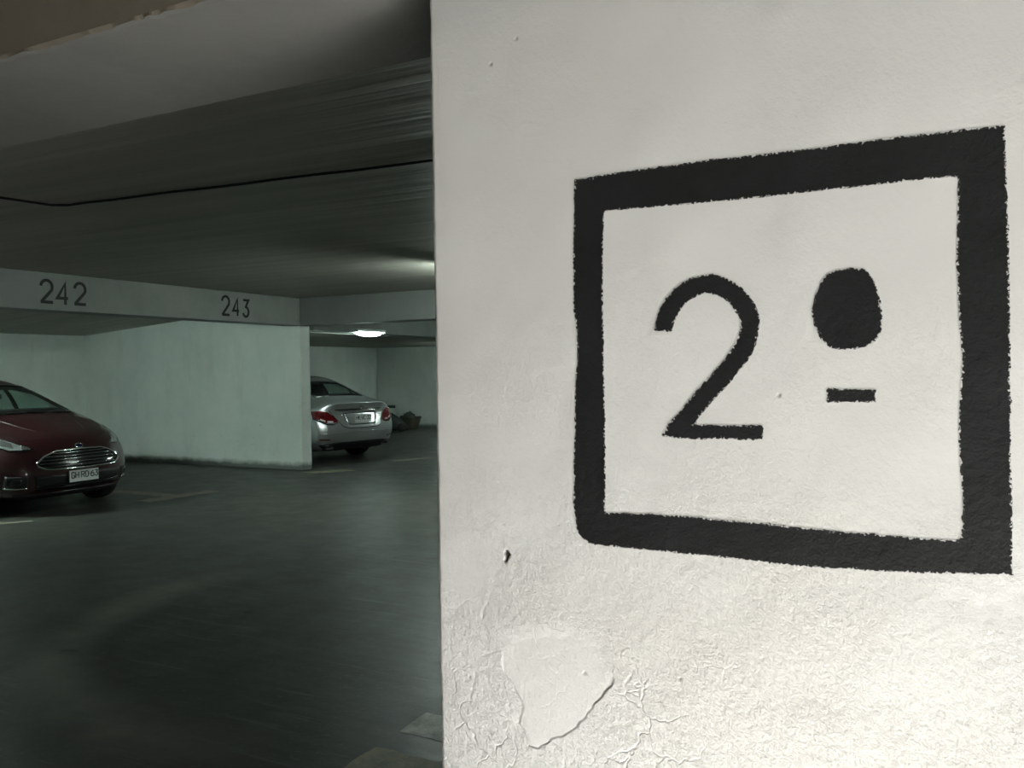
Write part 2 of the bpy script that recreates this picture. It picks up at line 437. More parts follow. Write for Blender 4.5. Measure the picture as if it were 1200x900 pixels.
# ------------------------------------------------------------------ the setting
CEIL, BEAM = 2.66, 2.245
XB, YF, XR, YN = -13.93, 19.2, 2.3, -5.0        # back, far, right and near walls
struct('floor', (XB-.3, YN-.3, -.25), (XR+.3, YF+.3, 0), M['floor'])
struct('floor_bounce_slab', (-1.3, .62, 0), (XR+.3, 1.5, .012), M['bounce'], .004)  # unseen pale slab, added to bounce sunlight up onto the plaster wall
struct('ceiling', (XB-.3, YN-.3, CEIL), (XR+.3, YF+.3, CEIL+.3), M['ceiling'])
struct('wall_back', (XB-.25, YN, 0), (XB, YF, CEIL), M['wall'])
struct('wall_far', (XB, YF, 0), (XR, YF+.25, CEIL), M['wall'])
struct('wall_near', (XB, YN-.25, 0), (XR, YN, CEIL), M['wall'])
# right wall with the ramp mouth (outside the frame)
struct('wall_ramp_side', (XR, .8, 0), (XR+.25, YF, CEIL), M['wall'])
struct('wall_ramp_edge', (XR, YN, 0), (XR+.25, -1.2, CEIL), M['wall'])
struct('wall_ramp_lintel', (XR, -1.2, 2.3), (XR+.25, .8, CEIL), M['wall'])
struct('wall_divider', (XB, 10.28, 0), (-8.9, 10.50, CEIL), M['wall'], .006)
# beams
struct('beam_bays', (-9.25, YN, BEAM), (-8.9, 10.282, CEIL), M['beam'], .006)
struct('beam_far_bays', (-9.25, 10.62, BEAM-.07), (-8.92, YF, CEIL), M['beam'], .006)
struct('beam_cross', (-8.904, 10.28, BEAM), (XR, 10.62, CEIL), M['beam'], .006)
def bay_ceiling():
    # soffit over the bays falls towards the back wall
    bm = bmesh.new(); P = [(XB, 2.235), (-9.24, 2.58), (-9.24, CEIL), (XB, CEIL)]
    R = [[bm.verts.new((x, y, z)) for x, z in P] for y in (YN, 10.28)]
    for k in range(4): bm.faces.new((R[0][k], R[0][(k+1) % 4], R[1][(k+1) % 4], R[1][k]))
    bm.faces.new(R[0][::-1]); bm.faces.new(R[1]); bmesh.ops.recalc_face_normals(bm, faces=bm.faces[:])
    o = link('ceiling_bays', mesh_of(bm), M['ceiling']); o['kind'] = 'structure'
bay_ceiling()
struct('ceiling_far_bays', (XB, 10.50, BEAM-.08), (-9.24, YF, CEIL), M['ceiling'])
struct('beam_far', (-8.92, YF-.22, 2.07), (XR, YF, CEIL), M['near_beam'])

# near beam: rough soffit and bare brown face towards the lens
def near_beam():
    y0, y1, z0 = 1.352, 1.866, 2.30
    xs = np.concatenate([np.linspace(-13.9, -4.0, 60), np.linspace(-3.98, XR, 800)])
    jag = vnoise(xs, xs*0, .026, 3)*.016+vnoise(xs, xs*0, .21, 4)*.014
    bm = bmesh.new(); rows = []
    prof = [(y0-.004, CEIL), (y0-.004, z0+.012), (y0, z0+.003), (y0+.012, z0), ((y0+y1)/2, z0), (y1-.008, z0), (y1, z0+.006), (y1, CEIL)]
    for i, x in enumerate(xs):
        rows.append([bm.verts.new((x, y+(jag[i] if k in (2, 3) else 0), z)) for k, (y, z) in enumerate(prof)])
    for a, b in zip(rows[:-1], rows[1:]):
        for k in range(len(prof)-1):
            f = bm.faces.new((a[k], a[k+1], b[k+1], b[k])); f.material_index = 1 if k < 2 else 0
    bmesh.ops.recalc_face_normals(bm, faces=bm.faces[:])
    me = mesh_of(bm); me.materials.append(M['near_beam']); me.materials.append(M['brown'])
    o = link('beam_near', me); o['kind'] = 'structure'
near_beam()

# ------------------------------------------------------------------ white wall end with the painted sign
WX0, WX1, WY = -.944, .34, 1.5
crop8 = lambda x, y: (500+x/3.213, 620+y/3.213)
def wall_pts(pp): return [(q.x, q.z) for q in (on_plane(a, b, 1, WY) for a, b in pp)]
SKIM = wall_pts([crop8(*p) for p in [(270, 380), (400, 352), (550, 345), (660, 390), (715, 490), (700, 590), (640, 660), (600, 720), (520, 790), (470, 795), (420, 828), (385, 815), (370, 770), (345, 735), (365, 680), (335, 610), (290, 540)]])
SKIM_UP = wall_pts([(505, 640), (560, 625), (590, 660), (595, 700), (570, 735), (530, 730), (510, 700)])
SKIM_R = wall_pts([(1100, 685), (1210, 678), (1210, 735), (1150, 742), (1095, 715)])
CRACKS = [wall_pts([crop8(*p) for p in c]) for c in (
    [(335, 610), (362, 668), (345, 735), (372, 775), (385, 815), (420, 828), (470, 797), (505, 825), (522, 850), (515, 905)],
    [(200, 690), (212, 745), (300, 790)], [(745, 590), (765, 635)], [(790, 490), (775, 545), (748, 580)],
    [(860, 630), (905, 670), (920, 715)], [(690, 440), (705, 480)], [(205, 360), (215, 300), (250, 250)], [(150, 690), (200, 480), (280, 455)])]
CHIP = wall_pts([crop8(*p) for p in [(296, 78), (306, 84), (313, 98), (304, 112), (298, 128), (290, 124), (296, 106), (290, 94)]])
PITS = wall_pts([crop8(597, 541), crop8(162, 557), crop8(955, 565), (913, 463), (575, 75), (605, 45)])
def relief(x, z):
    """how far the plaster stands proud of the plane (metres) and its roughness 0..1"""
    low = np.clip((1.35-z)/.55, 0, 1)
    h = vnoise(x, z, .16, 11)*.0030+vnoise(x, z, .055, 12)*.0008
    h += vnoise(x, z, .017, 13)*(.0001+.0004*low)+vnoise(x+z*.3, z*.75, .0085, 14)*(.0001+.0006*low)
    # ridges left by the trowel
    rdg = np.abs(vnoise(x*1.3+z*.5, z*.55, .045, 15)); h += np.where(rdg < .02, (.02-rdg)*.03, 0)*np.clip(vnoise(x, z, .2, 16)+.35, 0, 1)
    rough = np.clip(.22+.95*low+vnoise(x, z, .12, 17)*.5, .05, 1)
    e = vnoise(x, z, .018, 18)*.014
    sk = sd_poly(x, z, SKIM)+e*.5
    a = np.clip(sk/.004, 0, 1)*np.clip((.955-z)/.05, 0, 1)+np.clip(sk/.03, 0, 1)*np.clip((z-.905)/.05, 0, 1); a = np.clip(a, 0, 1); h = h*(1-.75*a)+.0007*a; rough = rough*(1-.80*a)
    for S in (SKIM_UP, SKIM_R):
        a = np.clip(sd_poly(x, z, S)/.05+vnoise(x, z, .03, 24)*.5, 0, 1); h = h*(1-.35*a); rough = rough*(1-.6*a)
    for c in CRACKS:
        d = d_line(x, z, c)+e*.2; h -= .0016*np.clip(1-d/.0026, 0, 1)*np.clip(vnoise(x, z, .03, 23)*3+.9, 0, 1)
    c = sd_poly(x, z, CHIP); h -= .006*np.clip(c/.002+.3, 0, 1)
    for q in PITS: h -= .003*np.exp(-((x-q[0])**2+(z-q[1])**2)/.0025**2)
    # worn arris
    ed = x-WX0; h -= .006*np.clip(1-ed/.009, 0, 1)**2+.0015*np.clip(1-ed/.04, 0, 1)*(vnoise(x*0, z, .03, 19)+.5)
    return h, rough

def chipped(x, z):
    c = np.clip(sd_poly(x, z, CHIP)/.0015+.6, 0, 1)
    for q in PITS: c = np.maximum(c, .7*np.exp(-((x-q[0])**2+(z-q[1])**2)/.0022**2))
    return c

def build_wall_front():
    s = .0027
    xs = np.arange(WX0, WX1+s, s); zs = np.concatenate([[0, .3], np.arange(.62, 2.32, s), [CEIL]])
    X, Z = np.meshgrid(xs, zs); H, Rg = relief(X, Z)
    jx = np.zeros_like(X); jx[:, 0] = vnoise(zs*0, zs, .05, 21)*.001+vnoise(zs*0, zs, .012, 22)*.001
    co = np.stack([X+jx, WY-H, Z], -1).reshape(-1, 3); nx, nz = len(xs), len(zs)
    idx = np.arange(nx*nz).reshape(nz, nx)
    q = np.stack([idx[:-1, :-1], idx[:-1, 1:], idx[1:, 1:], idx[1:, :-1]], -1).reshape(-1, 4)
    # body behind: left side, back, right side and the far right stretch
    base = len(co); XE = XR
    ext = [(WX0+.001, WY+.30, 0), (WX0+.001, WY+.30, CEIL), (XE, WY+.30, 0), (XE, WY+.30, CEIL), (XE, WY, 0), (XE, WY, CEIL)]
    co = np.vstack([co, ext]); faces = q.tolist()
    L = idx[:, 0].tolist(); Rr = idx[:, -1].tolist()
    faces.append([base, *L[0:1], *L[1:], base+1][::-1]); faces.append([base, base+1, base+3, base+2]); faces.append([base+4, base+5, *Rr[::-1]])
    me = bpy.data.meshes.new('wall_front'); me.from_pydata(co.tolist(), [], faces); me.update()
    at = me.attributes.new('rough', 'FLOAT', 'POINT'); at.data.foreach_set('value', np.concatenate([Rg.reshape(-1), np.full(6, .5)]).astype(np.float32))
    at = me.attributes.new('chip_shade', 'FLOAT', 'POINT'); at.data.foreach_set('value', np.concatenate([chipped(X, Z).reshape(-1), np.zeros(6)]).astype(np.float32))
    me.shade_smooth()
    try: me.set_sharp_from_angle(angle=math.radians(75))
    except Exception: pass
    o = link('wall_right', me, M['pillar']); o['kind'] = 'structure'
build_wall_front()

def paint_mesh(name, sdf, bounds, step, parent, lift=.0007):
    """ragged brush-painted shape on the plaster; follows the relief of the wall"""
    x0, x1, z0, z1 = bounds
    xs = np.arange(x0, x1+step, step); zs = np.arange(z0, z1+step, step)
    X, Z = np.meshgrid(xs, zs, indexing='ij'); D = sdf(X, Z)
    D = D+.0012+vnoise(X, Z, .007, 31)*.0016+vnoise(X, Z, .0032, 32)*.0018+vnoise(X, Z, .03, 33)*.0018
    verts, edge, faces, key = [], [], [], {}
    def vid(k, x, z, d):
        if k not in key: key[k] = len(verts); verts.append((x, z)); edge.append(d)
        return key[k]
    ins = D > 0; nx, nz = D.shape
    ii, jj = np.nonzero(ins[:-1, :-1] | ins[1:, :-1] | ins[:-1, 1:] | ins[1:, 1:])
    for i, j in zip(ii.tolist(), jj.tolist()):
        c = [(i, j), (i+1, j), (i+1, j+1), (i, j+1)]; poly = []
        for k in range(4):
            a, b = c[k], c[(k+1) % 4]; da, db = D[a], D[b]
            if da > 0: poly.append(vid(a, xs[a[0]], zs[a[1]], da))
            if (da > 0) != (db > 0):
                t = da/(da-db)
                poly.append(vid((min(a, b), max(a, b)), xs[a[0]]+(xs[b[0]]-xs[a[0]])*t, zs[a[1]]+(zs[b[1]]-zs[a[1]])*t, 0))
        if len(poly) >= 3: faces.append(poly)
    V = np.array(verts); H, _ = relief(V[:, 0], V[:, 1])
    co = np.stack([V[:, 0], WY-H-lift, V[:, 1]], -1)
    me = bpy.data.meshes.new(name); me.from_pydata(co.tolist(), [], faces); me.update()
    at = me.attributes.new('edge', 'FLOAT', 'POINT'); at.data.foreach_set('value', (np.clip(np.array(edge)/.012, 0, 1)).astype(np.float32))
    me.shade_smooth()
    return link(name, me, M['black_paint'], parent)

def build_sign():
    sign = empty('painted_sign', (0, 0, 0))
    tag(sign, 'black hand-painted square with 2 and ordinal mark on the white plaster wall', 'sign')
    outer = wall_pts([(674, 211), (742, 200.5), (833, 187), (930, 177.5), (1017, 166), (1100, 156), (1177, 147.5), (1179, 199), (1182, 359), (1184, 469), (1185, 580), (1186, 673), (1108, 671), (1040, 669), (971, 665), (900, 659), (833, 651), (760, 644), (691, 637), (682, 630), (677, 622), (673, 592), (673.5, 520), (674, 446), (677, 420), (677, 388), (673, 360), (672.5, 313), (673.5, 260)])
    inner = wall_pts([(707, 250), (711, 246.5), (790, 240), (879, 232), (1000, 219), (1100, 207.5), (1119, 206), (1124, 211), (1123, 260), (1122, 313), (1125, 380), (1128.5, 423), (1126, 460), (1124.5, 492), (1126, 545), (1129, 597), (1127, 629), (1121, 633), (1108, 633), (1040, 628), (971, 622), (900, 614), (833, 608.5), (770, 603), (710, 601), (708.5, 500), (707, 419), (706, 313)])
    fs = lambda x, z: np.minimum(sd_poly(x, z, outer), -sd_poly(x, z, inner))
    ox = [p[0] for p in outer]; oz = [p[1] for p in outer]
    paint_mesh('sign_frame', fs, (min(ox)-.01, max(ox)+.01, min(oz)-.01, max(oz)+.01), .0026, sign)
    c5 = lambda p: (740+p[0]/3.75, 300+p[1]/3.75)
    mid = wall_pts([c5(p) for p in [(137, 328), (158, 255), (215, 175), (295, 130), (370, 127), (448, 165), (503, 235), (520, 300), (502, 385), (448, 470), (378, 552), (298, 640), (240, 715), (195, 760)]])
    mid = [(p.x, p.y) for p in catmull([Vector((a, b, 0)) for a, b in mid], 4)]
    foot = wall_pts([c5(p) for p in [(132, 790), (185, 735), (225, 690), (290, 690), (266, 741), (420, 746), (575, 745), (578, 775), (574, 803), (480, 806), (390, 800), (280, 803)]])
    endcut = wall_pts([c5(p) for p in [(80, 328), (200, 328), (200, 420), (80, 420)]])
    def ds(x, z):
        hw = .0162
        return np.maximum(np.minimum(hw-d_line(x, z, mid), -sd_poly(x, z, endcut)), sd_poly(x, z, foot))
    bx = [p[0] for p in mid+foot]; bz = [p[1] for p in mid+foot]
    paint_mesh('numeral_two', ds, (min(bx)-.03, max(bx)+.03, min(bz)-.03, max(bz)+.03), .0022, sign)
    c7 = lambda p: (650+p[0]/2.182, 130+p[1]/2.182)
    dot = wall_pts([c7(p) for p in [(722, 408), (760, 403), (795, 406), (814, 430), (829, 475), (836, 520), (835, 562), (818, 588), (795, 602), (750, 609), (705, 605), (684, 585), (668, 550), (659, 515), (666, 470), (684, 432), (703, 414)]])
    dx = [p[0] for p in dot]; dz = [p[1] for p in dot]
    paint_mesh('ordinal_dot', lambda x, z: sd_poly(x, z, dot), (min(dx)-.02, max(dx)+.02, min(dz)-.02, max(dz)+.02), .0022, sign)
    c8 = lambda p: (650+p[0]/2.182, 400+p[1]/2.182)
    dash = wall_pts([c8(p) for p in [(697, 121), (760, 122), (820, 125), (820, 156), (760, 155), (697, 155)]])
    dx = [p[0] for p in dash]; dz = [p[1] for p in dash]
    paint_mesh('ordinal_bar', lambda x, z: sd_poly(x, z, dash), (min(dx)-.02, max(dx)+.02, min(dz)-.02, max(dz)+.02), .0022, sign)
build_sign()

# ------------------------------------------------------------------ bay numbers on the beam
def bay_number(name, text, ys, z0, heights, label):
    e = empty(name, (-8.9, (ys[0]+ys[-1])/2, z0)); tag(e, label, 'number', 'painted bay numbers')
    for ch, y, (dz, h, wx) in zip(text, ys, heights):
        o = link('digit', mesh_of(glyph_bm(ch, h, .034, wx)), M['digit'], e)
        o.location = (.0005, y-e.location.y, dz); o.rotation_euler = (0, 0, math.pi/2)
bay_number('bay_number', '242', (6.045, 6.245, 6.455), 2.325, ((0, .255, .95), (-.008, .235, .92), (.0, .255, .95)), 'black number 242 painted on the beam over the red car')
bay_number('bay_number', '243', (8.69, 8.895, 9.085), 2.32, ((.0, .27, .86), (.003, .235, .80), (-.004, .245, .78)), 'black number 243 painted on the beam over the empty bay')

# cable along the ceiling
pts = [(-5.40, 1.9, CEIL-.008), (-5.39, 3.40, CEIL-.008), (-5.34, 3.72, CEIL-.009), (-5.25, 3.775, CEIL-.009)]
for i in range(24):
    x = -5.1+i*.26; pts.append((x, 3.78+.085*(x+5.1)/1.0*.9+.008*math.sin(i*1.7), CEIL-.009))
tag(link('cable', mesh_of(tube_bm(pts, .008, 6)), M['cable'], smooth=True), 'thin dark cable running along the garage ceiling', 'cable')

# ------------------------------------------------------------------ floor markings (thin worn paint)
def marking(name, polys, mat, label, group='worn bay lines on the floor'):
    bm = bmesh.new()
    for poly in polys:
        n = len(poly); P = []
        for i in range(n):
            a = Vector(poly[i]); b = Vector(poly[(i+1) % n]); k = max(1, int((b-a).length/.04))
            for j in range(k):
                p = a.lerp(b, j/k); P.append((p.x+random.uniform(-.008, .008), p.y+random.uniform(-.008, .008)))
        top = [bm.verts.new((x, y, .002)) for x, y in P]; bot = [bm.verts.new((x, y, 0)) for x, y in P]
        f = bm.faces.new(top)
        for i in range(len(P)): bm.faces.new((bot[i], bot[(i+1) % len(P)], top[(i+1) % len(P)], top[i]))
    bmesh.ops.recalc_face_normals(bm, faces=bm.faces[:])
    o = link(name, mesh_of(bm), M[mat]); tag(o, label, 'floor marking', group); return o
marking('bay_line', [[(-9.7, 7.42), (-8.64, 7.42), (-8.64, 7.62), (-9.7, 7.62)], [(-8.66, 7.03), (-8.42, 7.03), (-8.34, 8.05), (-8.56, 8.05)]], 'grey_line', 'faded pale T-shaped bay line on the floor beside the red car')
marking('bay_line', [[(-8.70, 10.05), (-8.42, 10.0), (-8.08, 10.55), (-8.32, 10.62)]], 'yellow_line', 'faded yellowish line on the floor at the foot of the dividing wall')
marking('bay_line', [[(-8.40, 11.9), (-8.26, 11.88), (-7.95, 12.65), (-8.10, 12.68)]], 'grey_line', 'faded pale line on the floor right of the silver car')
marking('bay_line', [[(-8.86, 5.28), (-8.74, 5.26), (-8.46, 5.62), (-8.56, 5.66)]], 'grey_line', 'faded pale line on the floor in front of the red car')
marking('floor_stripe', [[(-2.045, 2.925), (-2.04, 3.135), (-1.05, 3.13), (-1.05, 2.92)]], 'white_line', 'chipped white stripe painted on the floor beside the plaster wall', 'stripes painted by the wall')
marking('floor_stripe', [[(-2.05, 2.50), (-2.045, 2.765), (-1.05, 2.76), (-1.05, 2.48)]], 'yellow_line', 'worn olive-yellow stripe on the floor, nearest the camera', 'stripes painted by the wall')

# ------------------------------------------------------------------ lamps
def lamp(loc, rz, length, width, mat, label, taper=False):
    e = empty('ceiling_lamp', loc, rz); tag(e, label, 'lamp', 'strip lamps of the garage')
    hl = length/2
    link('housing', mesh_of(box_bm((-hl, -width/2, -.045), (hl, width/2, 0), .008)), M['lamp_white'], e)
    bm = bmesh.new(); n = 16
    rows = []
    for i in range(n+1):
        t = i/n*2-1; k = max(.02, (1-abs(t)**2.2))**.5
        rows.append([bm.verts.new((t*hl*.98, width/2*.92*k*math.cos(a), -.045-.075*k*math.sin(a))) for a in [math.pi*j/10 for j in range(11)]])
    for a, b in zip(rows[:-1], rows[1:]):
        for k in range(10): bm.faces.new((a[k], b[k], b[k+1], a[k+1]))
    bm.faces.new(rows[0]); bm.faces.new(rows[-1][::-1])
    bmesh.ops.recalc_face_normals(bm, faces=bm.faces[:])
    link('diffuser', mesh_of(bm), mat, e, True)
    if CEIL-.15 < loc[2] < CEIL-.02:
        for s in (-1, 1): link('rod', mesh_of(tube_bm([(s*hl*.6, 0, 0), (s*hl*.6, 0, CEIL-loc[2])], .006, 8)), M['lamp_white'], e)
    for s in (-1, 1): link('end_cap', mesh_of(box_bm((s*hl-.012, -width/2, -.06), (s*hl+.012, width/2, .0), .006)), M['lamp_white'], e)
    return e
lamp((-8.825, 11.92, 2.235), math.pi/2, .78, .17, M['tube_far'], 'lit strip lamp on the beam above the silver car')
lamp((-10.3, 4.4, 2.455), 0, 1.2, .17, M['tube_bay'], 'lit strip lamp on the bay ceiling left of the red car')
lamp((-4.52, 8.2, CEIL-.10), math.radians(82), 1.2, .16, M['tube_lane'], 'lit strip lamp on the lane ceiling behind the plaster wall')
lamp((-10.0, 17.2, BEAM-.08), math.pi/2, 1.2, .16, M['tube_fill'], 'unseen strip lamp added to brighten the far bay beyond the silver car')  # extra lamp out of view, added to lift the far bay
lamp((-6.0, 14.8, CEIL), 0, 1.2, .16, M['tube'], 'lit strip lamp on the lane ceiling beyond the cross beam')


# ------------------------------------------------------------------ cars
def body_mesh(stations, bulgeF, bulgeR, crown, level=4, creases=()):
    """box lattice of stations x rows, rounded by subdivision; front is +x"""
    N, K = len(stations), len(stations[0]); COLS = (-1, -.5, 0, .5, 1)
    bm = bmesh.new(); V = {}
    wgt = {-1: 0, -.5: .78, 0: 1, .5: .78, 1: 0}
    for i in range(N):
        for k in range(K):
            for j, c in enumerate(COLS):
                if not (j in (0, 4) or k in (0, K-1) or i in (0, N-1)): continue
                x, y, z = stations[i][k]
                if i == 0: x += bulgeF[k]*wgt[c]
                if i == N-1: x -= bulgeR[k]*wgt[c]
                if k == K-1: z += crown[i]*wgt[c]
                V[i, j, k] = bm.verts.new((x, y*c, z))
    def q(*k):
        bm.faces.new([V[a] for a in k])
    for i in range(N-1):
        for k in range(K-1):
            q((i, 0, k), (i+1, 0, k), (i+1, 0, k+1), (i, 0, k+1)); q((i, 4, k), (i, 4, k+1), (i+1, 4, k+1), (i+1, 4, k))
        for j in range(4):
            q((i, j, 0), (i, j+1, 0), (i+1, j+1, 0), (i+1, j, 0)); q((i, j, K-1), (i+1, j, K-1), (i+1, j+1, K-1), (i, j+1, K-1))
    for k in range(K-1):
        for j in range(4):
            q((0, j, k), (0, j, k+1), (0, j+1, k+1), (0, j+1, k)); q((N-1, j, k), (N-1, j+1, k), (N-1, j+1, k+1), (N-1, j, k+1))
    bmesh.ops.recalc_face_normals(bm, faces=bm.faces[:])
    cl = bm.edges.layers.float.new('crease_edge')
    for a, b, c in creases:
        e = bm.edges.get((V[a], V[b]))
        if e: e[cl] = c
    me = mesh_of(bm, 'cage'); o = bpy.data.objects.new('cage', me); COL.objects.link(o)
    s = o.modifiers.new('s', 'SUBSURF'); s.levels = level; s.render_levels = level
    return o

def evaluated(o):
    dg = bpy.context.evaluated_depsgraph_get(); dg.update()
    return bpy.data.meshes.new_from_object(o.evaluated_get(dg))

def resample(pts, n):
    P = [Vector((p[0], p[1])) for p in pts]; L = [0]
    for a, b in zip(P[:-1], P[1:]): L.append(L[-1]+(b-a).length)
    out = []
    for i in range(n):
        t = L[-1]*i/(n-1); k = 0
        while k < len(P)-2 and L[k+1] < t: k += 1
        u = (t-L[k])/max(1e-9, L[k+1]-L[k]); out.append(P[k].lerp(P[k+1], min(1, u)))
    return out

AX = {'x+': (lambda a, b: (Vector((6, a, b)), Vector((-1, 0, 0)))), 'x-': (lambda a, b: (Vector((-6, a, b)), Vector((1, 0, 0)))),
      'y+': (lambda a, b: (Vector((a, 6, b)), Vector((0, -1, 0)))), 'y-': (lambda a, b: (Vector((a, -6, b)), Vector((0, 1, 0)))),
      'z': (lambda a, b: (Vector((a, b, 6)), Vector((0, 0, -1))))}
def hit(bvh, axis, p, off):
    o, d = AX[axis](p[0], p[1]); loc, n, _, _ = bvh.ray_cast(o, d)
    if loc is None:
        loc, n, _, _ = bvh.find_nearest(o+d*4.0)
    if n.dot(d) > 0: n = -n
    return loc+n*off
def grid_mesh(rows, thick, inward):
    bm = bmesh.new(); W = [[bm.verts.new(p) for p in r] for r in rows]
    for a, b in zip(W[:-1], W[1:]):
        for k in range(len(a)-1): bm.faces.new((a[k], a[k+1], b[k+1], b[k]))
    bmesh.ops.recalc_face_normals(bm, faces=bm.faces[:])
    bm.normal_update()
    s = sum(f.normal.dot(inward) for f in bm.faces)
    if s > 0: bmesh.ops.reverse_faces(bm, faces=bm.faces[:])
    if thick: bmesh.ops.solidify(bm, geom=bm.faces[:], thickness=thick)
    return mesh_of(bm)
def patch(name, bvh, axis, A, B, mat, parent, off=.006, n=18, mm=7, thick=.004):
    a, b = resample(A, n), resample(B, n)
    rows = [[hit(bvh, axis, a[k].lerp(b[k], j/(mm-1)), off) for k in range(n)] for j in range(mm)]
    return link(name, grid_mesh(rows, thick, AX[axis](0, 0)[1]), mat, parent, True)
def outline(A, B): return list(A)+list(reversed(B))
def ring(name, bvh, axis, loop, inset, mat, parent, off=.007, n=64, thick=.003):
    P = resample(list(loop)+[loop[0]], n+1)[:-1]
    area2 = sum(P[i].x*P[(i+1) % n].y-P[(i+1) % n].x*P[i].y for i in range(n)); s = 1 if area2 > 0 else -1
    Q = []
    for i in range(n):
        d = (P[(i+1) % n]-P[i-1]).normalized(); Q.append(P[i]+Vector((-d.y, d.x))*inset*s)
    rows = [[hit(bvh, axis, p, off) for p in S+[S[0]]] for S in (P, Q)]
    return link(name, grid_mesh(rows, thick, AX[axis](0, 0)[1]), mat, parent, True)
def trim_line(name, bvh, axis, pts, rad, mat, parent, off=.002, closed=False, n=40, sides=6):
    P = list(pts)+([pts[0]] if closed else []); P = resample(P, n)
    return link(name, mesh_of(tube_bm([hit(bvh, axis, p, off) for p in P], rad, sides)), mat, parent, True)
def mirrored(pts): return [(-a, b) for a, b in pts]

def inside(p, loop):
    r = False; n = len(loop)
    for i in range(n):
        ax, ay = loop[i]; bx, by = loop[(i+1) % n]
        if (ay > p[1]) != (by > p[1]) and p[0] < (bx-ax)*(p[1]-ay)/(by-ay)+ax: r = not r
    return r

def wheel(parent, loc, side, R, spokes, tyre_w=.205):
    e = parent
    h = tyre_w/2; ri = R*.68
    tm = lathe_bm([(-h*.8, ri), (-h, ri+.03), (-h, R-.03), (-h*.8, R-.006), (-h*.3, R), (h*.3, R), (h*.8, R-.006), (h, R-.03), (h, ri+.03), (h*.8, ri), (-h*.8, ri)], 40)
    t = link('tyre', mesh_of(tm), M['rubber'], e, True); t.location = loc
    bm = lathe_bm([(-h*.8, ri+.004), (-h*.8, ri-.015), (h*.1*side, ri-.03), (h*.8, ri-.015), (h*.8, ri+.004)], 40)
    hub = lathe_bm([(side*h*.25, .001), (side*h*.62, .03), (side*h*.55, .06), (side*h*.2, .065), (side*h*.1, .001)], 20, bm=bm)
    for k in range(spokes):
        a = 2*math.pi*k/spokes
        for da in (-.10, .10):
            p0 = Vector((math.cos(a)*.045, side*h*.5, math.sin(a)*.045)); p1 = Vector((math.cos(a+da)*(ri-.012), side*h*.62, math.sin(a+da)*(ri-.012)))
            tube_bm([p0, p0.lerp(p1, .5)+Vector((0, side*.012, 0)), p1], .014, 6, bm)
    rim = link('rim', mesh_of(bm), M['alloy'], t, True)
    disc = link('brake_disc', mesh_of(lathe_bm([(-side*h*.2-.01, .0), (-side*h*.2-.01, ri*.75), (-side*h*.2+.01, ri*.75), (-side*h*.2+.01, 0)], 28)), M['black_plastic'], t)
    return t

def seat_bm(w=.50):
    bm = box_bm((-.27, -w/2, .28), (.27, w/2, .48), .05, 3)
    m2 = box_bm((-.07, -w/2, 0), (.07, w/2, .62), .05, 3)
    bmesh.ops.rotate(m2, verts=m2.verts[:], matrix=Matrix.Rotation(-.28, 3, 'Y')); bmesh.ops.translate(m2, verts=m2.verts[:], vec=(-.24, 0, .42))
    m3 = box_bm((-.05, -.13, 0), (.05, .13, .19), .04, 3)
    bmesh.ops.translate(m3, verts=m3.verts[:], vec=(-.45, 0, 1.04))
    for mm_ in (m2, m3):
        tmp = bpy.data.meshes.new('t'); mm_.to_mesh(tmp); mm_.free(); bm.from_mesh(tmp); bpy.data.meshes.remove(tmp)
    return bm

def licence_plate(root, text, x, y, z, faces_front, spacing):
    """plate lies in the car's y-z plane at x"""
    p = link('licence_plate', mesh_of(box_bm((-.18, -.006, -.065), (.18, .006, .065), .004)), M['plate'], root)
    p.location = (x, y, z); p.rotation_euler = (0, 0, math.pi/2 if faces_front else -math.pi/2)
    cx = -.158
    for ch in text:
        if ch == ' ': cx += spacing*.45; continue
        small = ch == '.'
        g = link('plate_character', mesh_of(glyph_bm(ch, .066, .0105, 1.0, .0012)), M['plate_ink'], p)
        g.location = (cx, -.0062, -.022); cx += spacing*(.42 if small else 1)
    return p

